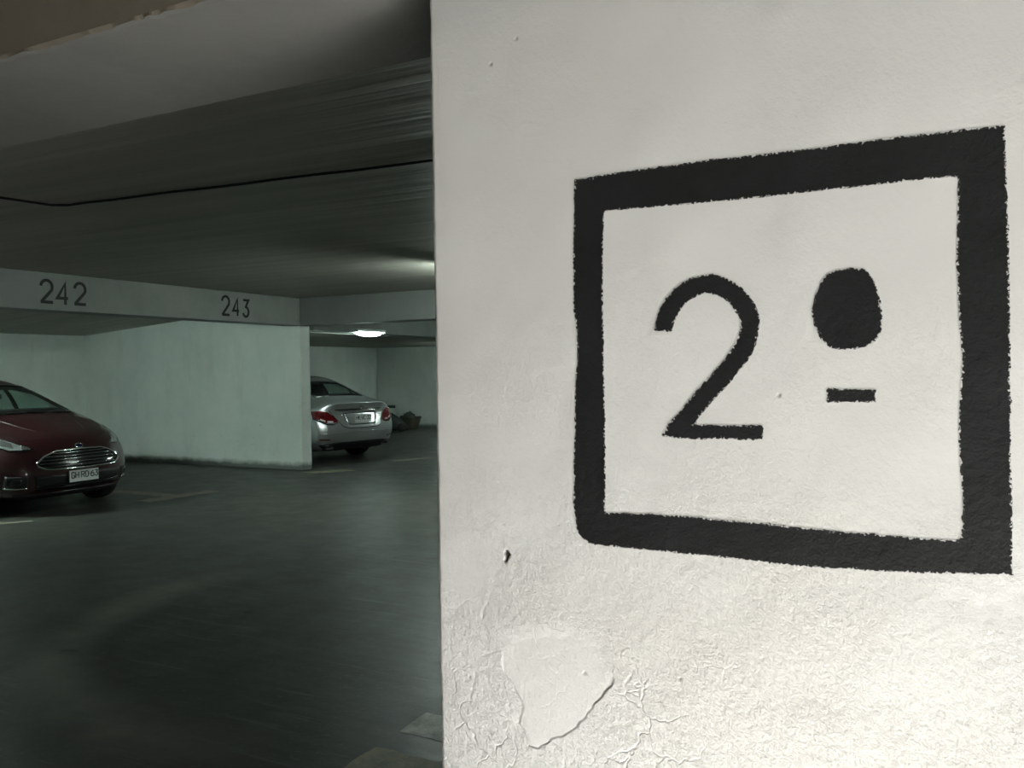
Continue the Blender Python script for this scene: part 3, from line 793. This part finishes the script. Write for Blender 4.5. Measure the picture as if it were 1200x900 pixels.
def build_car(name, spec, loc, rz):
    root = empty(name, loc, rz); S = spec
    cage = body_mesh(S['stations'], S['bulgeF'], S['bulgeR'], S['crown'], 4, S.get('creases', ()))
    smooth = evaluated(cage)
    bvh = BVHTree.FromPolygons([v.co.copy() for v in smooth.vertices], [tuple(p.vertices) for p in smooth.polygons])
    # wheel arches
    R = S['R']; cutters = []
    for ax in S['axles']:
        for s in (-1, 1):
            bm = lathe_bm([(s*.56, .0001), (s*.56, R+.045), (s*1.2, R+.045), (s*1.2, .0001)], 40)
            bmesh.ops.remove_doubles(bm, verts=bm.verts[:], dist=.001); bmesh.ops.recalc_face_normals(bm, faces=bm.faces[:])
            c = bpy.data.objects.new('cut', mesh_of(bm)); COL.objects.link(c); c.location = (ax, 0, R+.005)
            md = cage.modifiers.new('b', 'BOOLEAN'); md.object = c; md.operation = 'DIFFERENCE'; md.solver = 'EXACT'; cutters.append(c)
    bpy.context.view_layer.update()
    me = evaluated(cage)
    for c in cutters: bpy.data.objects.remove(c)
    bpy.data.objects.remove(cage)
    # window openings
    bm = bmesh.new(); bm.from_mesh(me); kill = []
    W = S['windscreen']; RW = S['rear_window']; SW = S['side_window']
    lw, lr, ls = outline(*W), outline(*RW), outline(*SW)
    for f in bm.faces:
        c = f.calc_center_median(); nn = f.normal
        if nn.x > .2 and nn.z > .1 and c.x > -.3 and inside((c.y, c.z), lw): kill.append(f)
        elif nn.x < -.15 and nn.z > .1 and c.x < 0 and inside((c.y, c.z), lr): kill.append(f)
        elif abs(nn.y) > .5 and abs(c.y) > .3 and inside((c.x, c.z), ls): kill.append(f)
    bmesh.ops.delete(bm, geom=kill, context='FACES')
    bm.to_mesh(me); bm.free()
    me.materials.clear(); me.shade_smooth()
    try: me.set_sharp_from_angle(angle=math.radians(40))
    except Exception: pass
    body = link('body', me, S['paint'], root)
    # glass with black borders
    def pane(nm, axis, AB, inset):
        g = patch(nm, bvh, axis, AB[0], AB[1], M['glass'], root, .004, 24, 12, 0)
        ring('window_border', bvh, axis, outline(*AB), inset, M['gloss_black'], g, .006)
    pane('windscreen', 'x+', W, .035)
    pane('rear_window', 'x-', RW, .035)
    for s in ('y+', 'y-'):
        g = patch('side_window', bvh, s, SW[0], SW[1], M['glass'], root, .004, 28, 8, 0)
        ring('window_border', bvh, s, outline(*SW), .028, M['gloss_black'], g, .006)
        for x0, x1 in S['pillars']:
            zz = lambda x, P: next((P[i][1]+(P[i+1][1]-P[i][1])*(x-P[i][0])/(P[i+1][0]-P[i][0]) for i in range(len(P)-1) if min(P[i][0], P[i+1][0]) <= x <= max(P[i][0], P[i+1][0])), 1)
            patch('window_pillar', bvh, s, [(x0, zz(x0, SW[0])), (x1, zz(x1, SW[0]))], [(x0, zz(x0, SW[1])), (x1, zz(x1, SW[1]))], M['gloss_black'], g, .008, 4, 5, .004)
        # doors: seams, handles, sill
        for line in S['seams']: trim_line('door_seam', bvh, s, line, .0035, M['dark_void'], body, -.001, n=20, sides=5)
        for hx, hz in S['handles']:
            trim_line('door_handle', bvh, s, [(hx-.09, hz), (hx+.09, hz+.006)], .012, S['paint'], root, .018, n=6, sides=8)
        patch('sill', bvh, s, S['sill'][0], S['sill'][1], M['black_plastic'], root, .005, 20, 3, .004)
    # mirrors
    for s in (-1, 1):
        mb = box_bm((-.07, -.11, -.07), (.09, .11, .07), .055, 4)
        mo = link('door_mirror', mesh_of(mb), S['paint'], root, True); mo.location = (S['mirror'][0], s*S['mirror'][1], S['mirror'][2]); mo.rotation_euler = (0, 0, -s*.15)
        link('mirror_glass', mesh_of(box_bm((-.078, -.085, -.05), (-.068, .085, .05), .004)), M['chrome'], mo)
        link('mirror_stalk', mesh_of(tube_bm([(.0, -s*.05, -.04), (.02, -s*.19, -.06)], .025, 8)), M['black_plastic'], mo)
    # wheels and underside
    for ax in S['axles']:
        for s in (-1, 1): wheel(root, (ax, s*S['track'], R), s, R, S['spokes'])
        link('axle', mesh_of(tube_bm([(ax, -S['track'], R), (ax, S['track'], R)], .035, 10)), M['black_plastic'], root)
    # cabin
    link('dashboard', mesh_of(box_bm((S['dash']-.22, -.62, .55), (S['dash']+.28, .62, .93), .08, 4)), M['black_plastic'], root, True)
    for s in (-1, 1):
        so = link('front_seat', mesh_of(seat_bm()), M['fabric'], root, True); so.location = (S['dash']-.80, s*.36, .06)
    so = link('rear_seat', mesh_of(seat_bm(1.15)), M['fabric'], root, True); so.location = (S['dash']-1.55, 0, .07); so.scale = (1, 1, .82)
    rim = [(0, .17*math.cos(2*math.pi*k/24), .17*math.sin(2*math.pi*k/24)) for k in range(25)]
    bm = tube_bm(rim, .014, 8); tube_bm([(0, -.17, 0), (.03, 0, 0), (0, .17, 0)], .016, 6, bm); tube_bm([(.03, 0, 0), (.25, 0, -.08)], .03, 8, bm)
    sw = link('steering_wheel', mesh_of(bm), M['black_plastic'], root, True); sw.location = (S['dash']-.32, .36, .86); sw.rotation_euler = (0, .35, 0)
    mr = link('rear_view_mirror', mesh_of(box_bm((-.015, -.12, -.03), (.015, .12, .03), .012, 3)), M['black_plastic'], root, True); mr.location = (S['dash']-.28, 0, 1.27)
    return root, bvh, body

# ---- wine-red hatchback, nose towards the lane
RED = dict(
    stations=[
        [(1.72, .64, .15), (1.80, .73, .36), (1.77, .74, .56), (1.66, .73, .72), (1.55, .64, .84)],
        [(1.45, .78, .15), (1.45, .84, .38), (1.45, .855, .60), (1.42, .83, .80), (1.30, .72, .93)],
        [(1.12, .82, .15), (1.12, .87, .40), (1.12, .88, .64), (1.12, .86, .88), (1.12, .74, 1.00)],
        [(.82, .82, .15), (.82, .87, .40), (.82, .89, .66), (.82, .88, .93), (.88, .755, 1.045)],
        [(.10, .82, .15), (.10, .87, .40), (.10, .89, .68), (.10, .87, .95), (.10, .61, 1.43)],
        [(-.50, .82, .15), (-.50, .87, .40), (-.50, .89, .70), (-.50, .87, .97), (-.45, .60, 1.495)],
        [(-1.15, .82, .16), (-1.15, .87, .42), (-1.15, .89, .72), (-1.15, .87, 1.0), (-1.15, .57, 1.455)],
        [(-1.66, .80, .18), (-1.66, .85, .44), (-1.66, .86, .74), (-1.66, .83, 1.04), (-1.64, .55, 1.39)],
        [(-1.86, .68, .22), (-1.92, .76, .44), (-1.92, .77, .68), (-1.86, .75, 1.0), (-1.74, .53, 1.34)]],
    bulgeF=(.13, .20, .22, .24, .20), bulgeR=(.05, .07, .08, .09, .06),
    crown=(.03, .05, .045, .03, .035, .035, .03, .02, .0),
    axles=(1.17, -1.32), R=.305, track=.745, spokes=7, paint=M['red'],
    windscreen=([(-.54, 1.40), (-.26, 1.42), (0, 1.427), (.26, 1.42), (.54, 1.40)], [(-.69, 1.05), (-.32, 1.067), (0, 1.073), (.32, 1.067), (.69, 1.05)]),
    rear_window=([(-.44, 1.30), (0, 1.32), (.44, 1.30)], [(-.55, 1.05), (0, 1.04), (.55, 1.05)]),
    side_window=([(.66, 1.03), (.36, 1.18), (.08, 1.30), (-.30, 1.36), (-.70, 1.365), (-1.10, 1.345), (-1.42, 1.27)], [(.50, 1.00), (.20, 1.005), (-.10, 1.01), (-.40, 1.02), (-.75, 1.04), (-1.10, 1.07), (-1.44, 1.17)]),
    pillars=((-.42, -.52),),
    seams=([(.56, .96), (.60, .60), (.50, .26)], [(-.47, .98), (-.50, .60), (-.48, .24), ], [(.50, .24), (-.48, .24)], [(-1.05, 1.0), (-1.0, .72), (-.93, .60)]),
    handles=((-.28, .82), (-1.0, .86)), sill=([(.80, .24), (-.95, .24)], [(.80, .18), (-.95, .18)]),
    mirror=(.20, .93, 1.0), dash=.58)
red, rb, rbody = build_car('red_hatchback', RED, (-10.58, 6.33, 0), 0)
tag(red, 'wine-red hatchback parked nose out under number 242', 'car')
def red_details():
    G = [(-.28, .682), (0, .690), (.28, .682), (.41, .635), (.497, .565), (.497, .545), (.43, .503), (.38, .495), (0, .488), (-.38, .495), (-.43, .503), (-.497, .545), (-.497, .565), (-.41, .635)]
    g = patch('grille', rb, 'x+', [(-.497, .556), (-.41, .635), (-.28, .682), (0, .690), (.28, .682), (.41, .635), (.497, .556)], [(-.497, .553), (-.43, .503), (-.38, .495), (0, .488), (.38, .495), (.43, .503), (.497, .553)], M['gloss_black'], red, .004, 40, 8)
    trim_line('grille_surround', rb, 'x+', G, .011, M['chrome'], g, .008, True, 90, 8)
    for z, hw in ((.660, .33), (.627, .41), (.593, .45), (.559, .47), (.525, .45)):
        trim_line('grille_slat', rb, 'x+', [(-hw, z-.003), (0, z), (hw, z-.003)], .006, M['dull_chrome'], g, .010, n=24)
    for s in (1, -1):
        f = (lambda P: P) if s == 1 else mirrored
        h = patch('headlight', rb, 'x+', f([(.46, .725), (.56, .775), (.66, .845), (.755, .905)]), f([(.46, .715), (.58, .70), (.68, .705), (.775, .77)]), M['lens'], red, .006, 18, 8)
        patch('headlight_reflector', rb, 'x+', f([(.50, .735), (.56, .765)]), f([(.50, .715), (.57, .715)]), M['bulb'], h, .010, 6, 5)
        patch('headlight_reflector', rb, 'x+', f([(.62, .79), (.70, .84)]), f([(.63, .735), (.71, .765)]), M['bulb'], h, .010, 8, 5)
        ring('headlight_edge', rb, 'x+', f(outline([(.46, .725), (.56, .775), (.66, .845), (.755, .905)], [(.46, .715), (.58, .70), (.68, .705), (.775, .77)])), .012, M['gloss_black'], h, .008)
        patch('fog_recess', rb, 'x+', f([(.58, .43), (.74, .45)]), f([(.57, .31), (.74, .32)]), M['black_plastic'], red, .004, 10, 5)
        fl = patch('fog_lamp', rb, 'x+', f([(.63, .405), (.70, .41)]), f([(.63, .34), (.70, .345)]), M['gloss_black'], red, .009, 6, 5)
        trim_line('fog_trim', rb, 'x+', f([(.58, .315), (.65, .31), (.735, .32)]), .011, M['dull_chrome'], red, .008, n=10)
        trim_line('bonnet_seam', rb, 'z', [(1.72, s*.36), (1.60, s*.55), (1.35, s*.66), (1.0, s*.70), (.84, s*.70)], .0035, M['dark_void'], rbody, -.001, n=26, sides=5)
        trim_line('bonnet_crease', rb, 'z', [(1.55, s*.30), (1.2, s*.42), (.85, s*.50)], .008, M['red'], rbody, -.004, n=16)
    patch('lower_intake', rb, 'x+', [(-.53, .435), (0, .445), (.53, .435)], [(-.50, .27), (0, .27), (.50, .27)], M['black_plastic'], red, .004, 24, 6)
    for z in (.30, .33): trim_line('intake_bar', rb, 'x+', [(-.49, z), (.49, z)], .006, M['gloss_black'], red, .010, n=20)
    patch('front_lip', rb, 'x+', [(-.66, .235), (0, .245), (.66, .235)], [(-.62, .185), (0, .19), (.62, .185)], M['black_plastic'], red, .008, 24, 4, .01)
    x = hit(rb, 'x+', (0, .40), 0).x
    licence_plate(red, 'GH RD.63', x+.022, -.03, .402, True, .049)
    bc = hit(rb, 'x+', (0, .725), .004)
    bm = lathe_bm([(0, .0005), (.003, .020), (.001, .025), (-.004, .025)], 24, 'x')
    for v in bm.verts: v.co.y *= 1.85
    b = link('badge', mesh_of(bm), M['blue'], red, True); b.location = bc; b.rotation_euler = (0, -.5, 0)
    bm = tube_bm([(0.003, .047*math.cos(2*math.pi*k/24), .025*math.sin(2*math.pi*k/24)) for k in range(25)], .004, 6)
    link('badge_rim', mesh_of(bm), M['chrome'], b, True)
    for y0 in (.12, -.42):
        w0 = hit(rb, 'x+', (y0, 1.05), .015); w1 = hit(rb, 'x+', (y0+.42, 1.075), .015)
        link('wiper', mesh_of(tube_bm([w0, w0.lerp(w1, .5)+Vector((.0, 0, .01)), w1], .007, 6)), M['black_plastic'], red, True)
    patch('cowl', rb, 'z', [(.86, -.62), (.90, 0), (.86, .62)], [(.78, -.64), (.80, 0), (.78, .64)], M['black_plastic'], red, .004, 24, 4)
    for s in (1, -1):
        f = (lambda P: P) if s == 1 else mirrored
        patch('tail_light', rb, 'x-', f([(.50, .98), (.68, 1.02)]), f([(.54, .80), (.72, .80)]), M['lens_red'], red, .005, 8, 8)
    # aerial
    link('aerial', mesh_of(tube_bm([(-1.2, 0, 1.44), (-1.36, 0, 1.62)], .006, 6)), M['black_plastic'], red)
red_details()

# ---- silver saloon, tail towards the lane
SIL = dict(
    stations=[
        [(2.08, .68, .18), (2.16, .79, .40), (2.14, .81, .58), (2.05, .78, .72), (1.94, .68, .82)],
        [(1.75, .84, .17), (1.75, .90, .40), (1.75, .91, .62), (1.75, .88, .82), (1.70, .75, .93)],
        [(1.10, .86, .17), (1.10, .91, .40), (1.10, .93, .66), (1.10, .90, .89), (1.10, .75, 1.0)],
        [(.78, .86, .17), (.78, .91, .40), (.78, .93, .68), (.78, .91, .92), (.82, .72, 1.035)],
        [(.0, .86, .17), (.0, .91, .40), (.0, .93, .70), (.0, .91, .95), (.02, .60, 1.40)],
        [(-.55, .86, .17), (-.55, .91, .40), (-.55, .93, .71), (-.55, .91, .96), (-.55, .60, 1.45)],
        [(-1.10, .86, .17), (-1.10, .92, .42), (-1.10, .94, .72), (-1.10, .92, .97), (-1.06, .58, 1.385)],
        [(-1.72, .85, .18), (-1.72, .91, .43), (-1.72, .93, .72), (-1.72, .89, .95), (-1.70, .67, 1.075)],
        [(-2.02, .82, .20), (-2.02, .90, .44), (-2.02, .91, .70), (-2.02, .86, .92), (-2.02, .70, 1.025)],
        [(-2.10, .76, .22), (-2.22, .84, .42), (-2.22, .85, .62), (-2.12, .82, .86), (-2.18, .70, .99)]],
    bulgeF=(.14, .16, .17, .18, .16), bulgeR=(.10, .16, .17, .13, .17),
    crown=(.02, .04, .045, .03, .035, .035, .035, .02, .015, .012),
    creases=[((9, j, 4), (9, j+1, 4), .75) for j in range(4)],
    axles=(1.55, -1.24), R=.338, track=.785, spokes=5, paint=M['silver'],
    windscreen=([(-.53, 1.375), (0, 1.40), (.53, 1.375)], [(-.65, 1.05), (0, 1.07), (.65, 1.05)]),
    rear_window=([(-.41, 1.325), (-.22, 1.35), (0, 1.357), (.22, 1.35), (.41, 1.325)], [(-.53, 1.085), (-.3, 1.10), (0, 1.105), (.3, 1.10), (.53, 1.085)]),
    side_window=([(.58, 1.03), (.30, 1.17), (.02, 1.28), (-.40, 1.33), (-.85, 1.315), (-1.20, 1.21), (-1.42, 1.09)], [(.50, 1.0), (.2, 1.0), (-.1, 1.005), (-.5, 1.01), (-.9, 1.02), (-1.2, 1.03), (-1.44, 1.05)]),
    pillars=((-.36, -.46), (-1.12, -1.17)),
    seams=([(.60, .96), (.64, .6), (.52, .28)], [(-.42, .98), (-.45, .6), (-.42, .26)], [(.52, .26), (-.42, .26)], [(-1.16, 1.0), (-1.12, .75), (-.98, .66)]),
    handles=((-.22, .84), (-.98, .86)), sill=([(1.1, .25), (-.86, .25)], [(1.1, .19), (-.86, .19)]),
    mirror=(.46, .99, 1.0), dash=.55)
YS = math.radians(168)
fw = Vector((math.cos(YS), math.sin(YS), 0)); ctr = Vector((-8.75, 11.63, 0))+fw*2.34
sil, sb, sbody = build_car('silver_saloon', SIL, ctr, YS)
tag(sil, 'silver saloon car parked tail out behind the dividing wall', 'car')
def sil_details():
    for s in (1, -1):
        f = (lambda P: P) if s == 1 else mirrored
        up = [(.47, .685), (.54, .79), (.63, .865), (.74, .885), (.845, .875)]; lo = [(.47, .675), (.58, .645), (.68, .65), (.76, .69), (.85, .745)]
        t = patch('tail_light', sb, 'x-', f(up), f(lo), M['lens_red'], sil, .006, 22, 10)
        patch('tail_light_edge', sb, 'x-', f([(.475, .69), (.58, .672), (.68, .68), (.76, .72), (.85, .775)]), f([(.47, .675), (.58, .645), (.68, .65), (.76, .69), (.85, .745)]), M['gloss_black'], t, .009, 20, 4)
        patch('reversing_lamp', sb, 'x-', f([(.56, .705), (.66, .712)]), f([(.57, .680), (.66, .685)]), M['lens_pink'], t, .010, 8, 4)
        patch('reversing_lamp', sb, 'x-', f([(.69, .725), (.76, .755)]), f([(.69, .695), (.76, .725)]), M['lens_pink'], t, .010, 8, 4)
        ex = hit(sb, 'x-', (s*.60, .30), 0)
        bm = bmesh.new()
        loop = [(-.085, .03), (.085, .03), (.065, -.032), (-.065, -.032)]
        L3 = [Vector((-.02, a, b)) for a, b in loop]
        tube_bm(L3+[L3[0]], .009, 8, bm)
        e = link('exhaust_trim', mesh_of(bm), M['chrome'], sil, True); e.location = (ex.x+.01, s*.60, .285)
        link('exhaust_outlet', mesh_of(box_bm((-.012, -.075, -.028), (.01, .075, .028), .006)), M['dark_void'], e)
        patch('rear_reflector', sb, 'x-', f([(.62, .415), (.78, .425)]), f([(.62, .395), (.78, .405)]), M['lens_red'], sil, .005, 8, 3)
    # boot lid: recess, seam, chrome strip, plate, badges
    patch('plate_recess', sb, 'x-', [(-.36, .835), (0, .84), (.36, .835)], [(-.29, .635), (0, .63), (.29, .635)], M['silver'], sil, .002, 20, 8)
    ring('recess_edge', sb, 'x-', [(-.36, .835), (0, .84), (.36, .835), (.35, .76), (.30, .655), (.26, .635), (0, .63), (-.26, .635), (-.30, .655), (-.35, .76)], .016, M['black_plastic'], sil, .005)
    trim_line('boot_strip', sb, 'x-', [(-.44, .868), (0, .872), (.44, .868)], .011, M['chrome'], sil, .008, n=24)
    patch('boot_shadow_gap', sb, 'x-', [(-.50, .895), (0, .90), (.50, .895)], [(-.50, .878), (0, .882), (.50, .878)], M['gloss_black'], sil, .003, 24, 3)
    trim_line('boot_seam', sb, 'x-', [(-.60, .885), (-.46, .69), (-.40, .61), (-.30, .585), (0, .58), (.30, .585), (.40, .61), (.46, .69), (.60, .885)], .006, M['dark_void'], sbody, .0, n=50)
    patch('diffuser', sb, 'x-', [(-.78, .33), (-.5, .355), (0, .36), (.5, .355), (.78, .33)], [(-.66, .235), (-.4, .225), (0, .22), (.4, .225), (.66, .235)], M['black_plastic'], sil, .007, 30, 6, .008)
    trim_line('bumper_crease', sb, 'x-', [(-.80, .50), (0, .525), (.80, .50)], .010, M['silver'], sbody, -.003, n=30)
    x = min(hit(sb, 'x-', (0, .80), 0).x, hit(sb, 'x-', (0, .67), 0).x)
    licence_plate(sil, 'HK.WC.32', x-.012, 0, .735, False, .049)
    c = hit(sb, 'x-', (0, .945), .006)
    bm = tube_bm([(0, .042*math.cos(2*math.pi*k/24), .042*math.sin(2*math.pi*k/24)) for k in range(25)], .004, 6)
    for k in range(3):
        a = math.pi/2+2*math.pi*k/3; tube_bm([(0, 0, 0), (0, .042*math.cos(a), .042*math.sin(a))], lambda t: .006-.004*t, 6, bm)
    link('badge', mesh_of(bm), M['chrome'], sil, True).location = c
    for y0, y1, z in ((.38, .46, .80), (-.46, -.38, .80)):
        trim_line('model_badge', sb, 'x-', [(y0, z), (y1, z)], .009, M['chrome'], sil, .004, n=5)
    for s in (1, -1):
        f = (lambda P: P) if s == 1 else mirrored
        patch('headlight', sb, 'x+', f([(.48, .74), (.66, .80), (.80, .84)]), f([(.50, .62), (.66, .62), (.82, .70)]), M['lens'], sil, .005, 12, 6)
        trim_line('window_chrome', sb, 'y+' if s == 1 else 'y-', SIL['side_window'][1], .007, M['chrome'], sil, .008, n=30)
        trim_line('window_chrome', sb, 'y+' if s == 1 else 'y-', SIL['side_window'][0], .006, M['chrome'], sil, .008, n=30)
    g = patch('grille', sb, 'x+', [(-.40, .72), (0, .74), (.40, .72)], [(-.36, .52), (0, .51), (.36, .52)], M['gloss_black'], sil, .004, 20, 6)
    for z in (.58, .65): trim_line('grille_slat', sb, 'x+', [(-.38, z), (.38, z)], .008, M['chrome'], g, .010, n=14)
sil_details()

# ------------------------------------------------------------------ things by the far wall
def cart():
    e = empty('hand_cart', (-12.64, 17.85, 0), math.radians(30)); tag(e, 'black T-handled hand cart behind the silver car', 'cart')
    link('handle', mesh_of(tube_bm([(-.19, 0, .62), (.19, 0, .62)], .035, 10)), M['cart'], e, True)
    link('pole', mesh_of(tube_bm([(-.02, 0, .62), (.02, .02, .48), (.22, .10, .22), (.30, .14, .10)], .035, 8)), M['cart'], e, True)
    bm = bmesh.new(); rows = []
    for z, x0, x1, y in ((.03, -.20, .50, .20), (.20, -.18, .42, .21), (.36, -.10, .22, .17), (.46, -.05, .08, .10)):
        rows.append([bm.verts.new(p) for p in ((x0, -y, z), (x1, -y, z), (x1+.04, 0, z), (x1, y, z), (x0, y, z), (x0-.04, 0, z))])
    for a, b in zip(rows[:-1], rows[1:]):
        for k in range(6): bm.faces.new((a[k], a[(k+1) % 6], b[(k+1) % 6], b[k]))
    bm.faces.new(rows[0][::-1]); bm.faces.new(rows[-1])
    bmesh.ops.subdivide_edges(bm, edges=bm.edges[:], cuts=1, use_grid_fill=True, smooth=.6)
    link('sack', mesh_of(bm), M['cart'], e, True)
    for s in (-1, 1):
        wl = link('wheel', mesh_of(lathe_bm([(-.025, .02), (-.025, .10), (0, .11), (.025, .10), (.025, .02)], 20)), M['rubber'], e, True); wl.location = (.36, s*.24, .11)
cart()
def tub():
    e = empty('flared_tub', (-12.56, 18.75, 0), math.radians(-20)); e.scale = (.82, .82, 1); tag(e, 'brown flared tub standing on the floor by the far wall', 'tub')
    def ringp(z, a, b, n=32, sx=0): return [(sx+a*math.copysign(abs(math.cos(t))**.7, math.cos(t)), b*math.copysign(abs(math.sin(t))**.7, math.sin(t)), z) for t in [2*math.pi*k/n for k in range(n)]]
    bm = bmesh.new(); rows = [[bm.verts.new(p) for p in ringp(z, a, b)] for z, a, b in ((.0, .05, .03), (.0, .24, .16), (.02, .26, .18), (.30, .36, .26), (.30, .345, .245), (.04, .245, .165), (.04, .05, .03))]
    for a, b in zip(rows[:-1], rows[1:]):
        for k in range(32): bm.faces.new((a[k], a[(k+1) % 32], b[(k+1) % 32], b[k]))
    link('basin', mesh_of(bm), M['tub'], e, True)
    p = ringp(.305, .365, .265); link('rim', mesh_of(tube_bm(p+[p[0]], .018, 8)), M['tub_rim'], e, True)
    for s in (-1, 1): link('handle', mesh_of(tube_bm([(s*.36, -.09, .30), (s*.44, -.07, .33), (s*.44, .07, .33), (s*.36, .09, .30)], .016, 8)), M['tub_rim'], e, True)
    bm = bmesh.new(); bmesh.ops.create_icosphere(bm, subdivisions=3, radius=1)
    for v in bm.verts:
        k = 1+.16*math.sin(v.co.x*7+v.co.y*5)*math.cos(v.co.z*6+v.co.y*3); v.co = Vector((v.co.x*.27*k-.08, v.co.y*.19*k, v.co.z*.15*k+.30))
    link('heap', mesh_of(bm), M['tub_rim'], e, True)
tub()
def rag():
    bm = bmesh.new(); n = 14; G = []
    for i in range(n):
        G.append([bm.verts.new((-.24+.48*i/(n-1), -.14+.28*j/(n-1), .012+.05*abs(math.sin(i*.9+j*.7))*(1-abs(2*i/(n-1)-1)**3)*(1-abs(2*j/(n-1)-1)**3))) for j in range(n)])
    for i in range(n-1):
        for j in range(n-1): bm.faces.new((G[i][j], G[i+1][j], G[i+1][j+1], G[i][j+1]))
    bmesh.ops.solidify(bm, geom=bm.faces[:], thickness=.012)
    o = link('crumpled_rag', mesh_of(bm), M['debris'], None, True); o.location = (-12.2, 17.35, 0); o.rotation_euler = (0, 0, .6)
    tag(o, 'crumpled grey rag on the floor right of the silver car', 'rag')
rag()
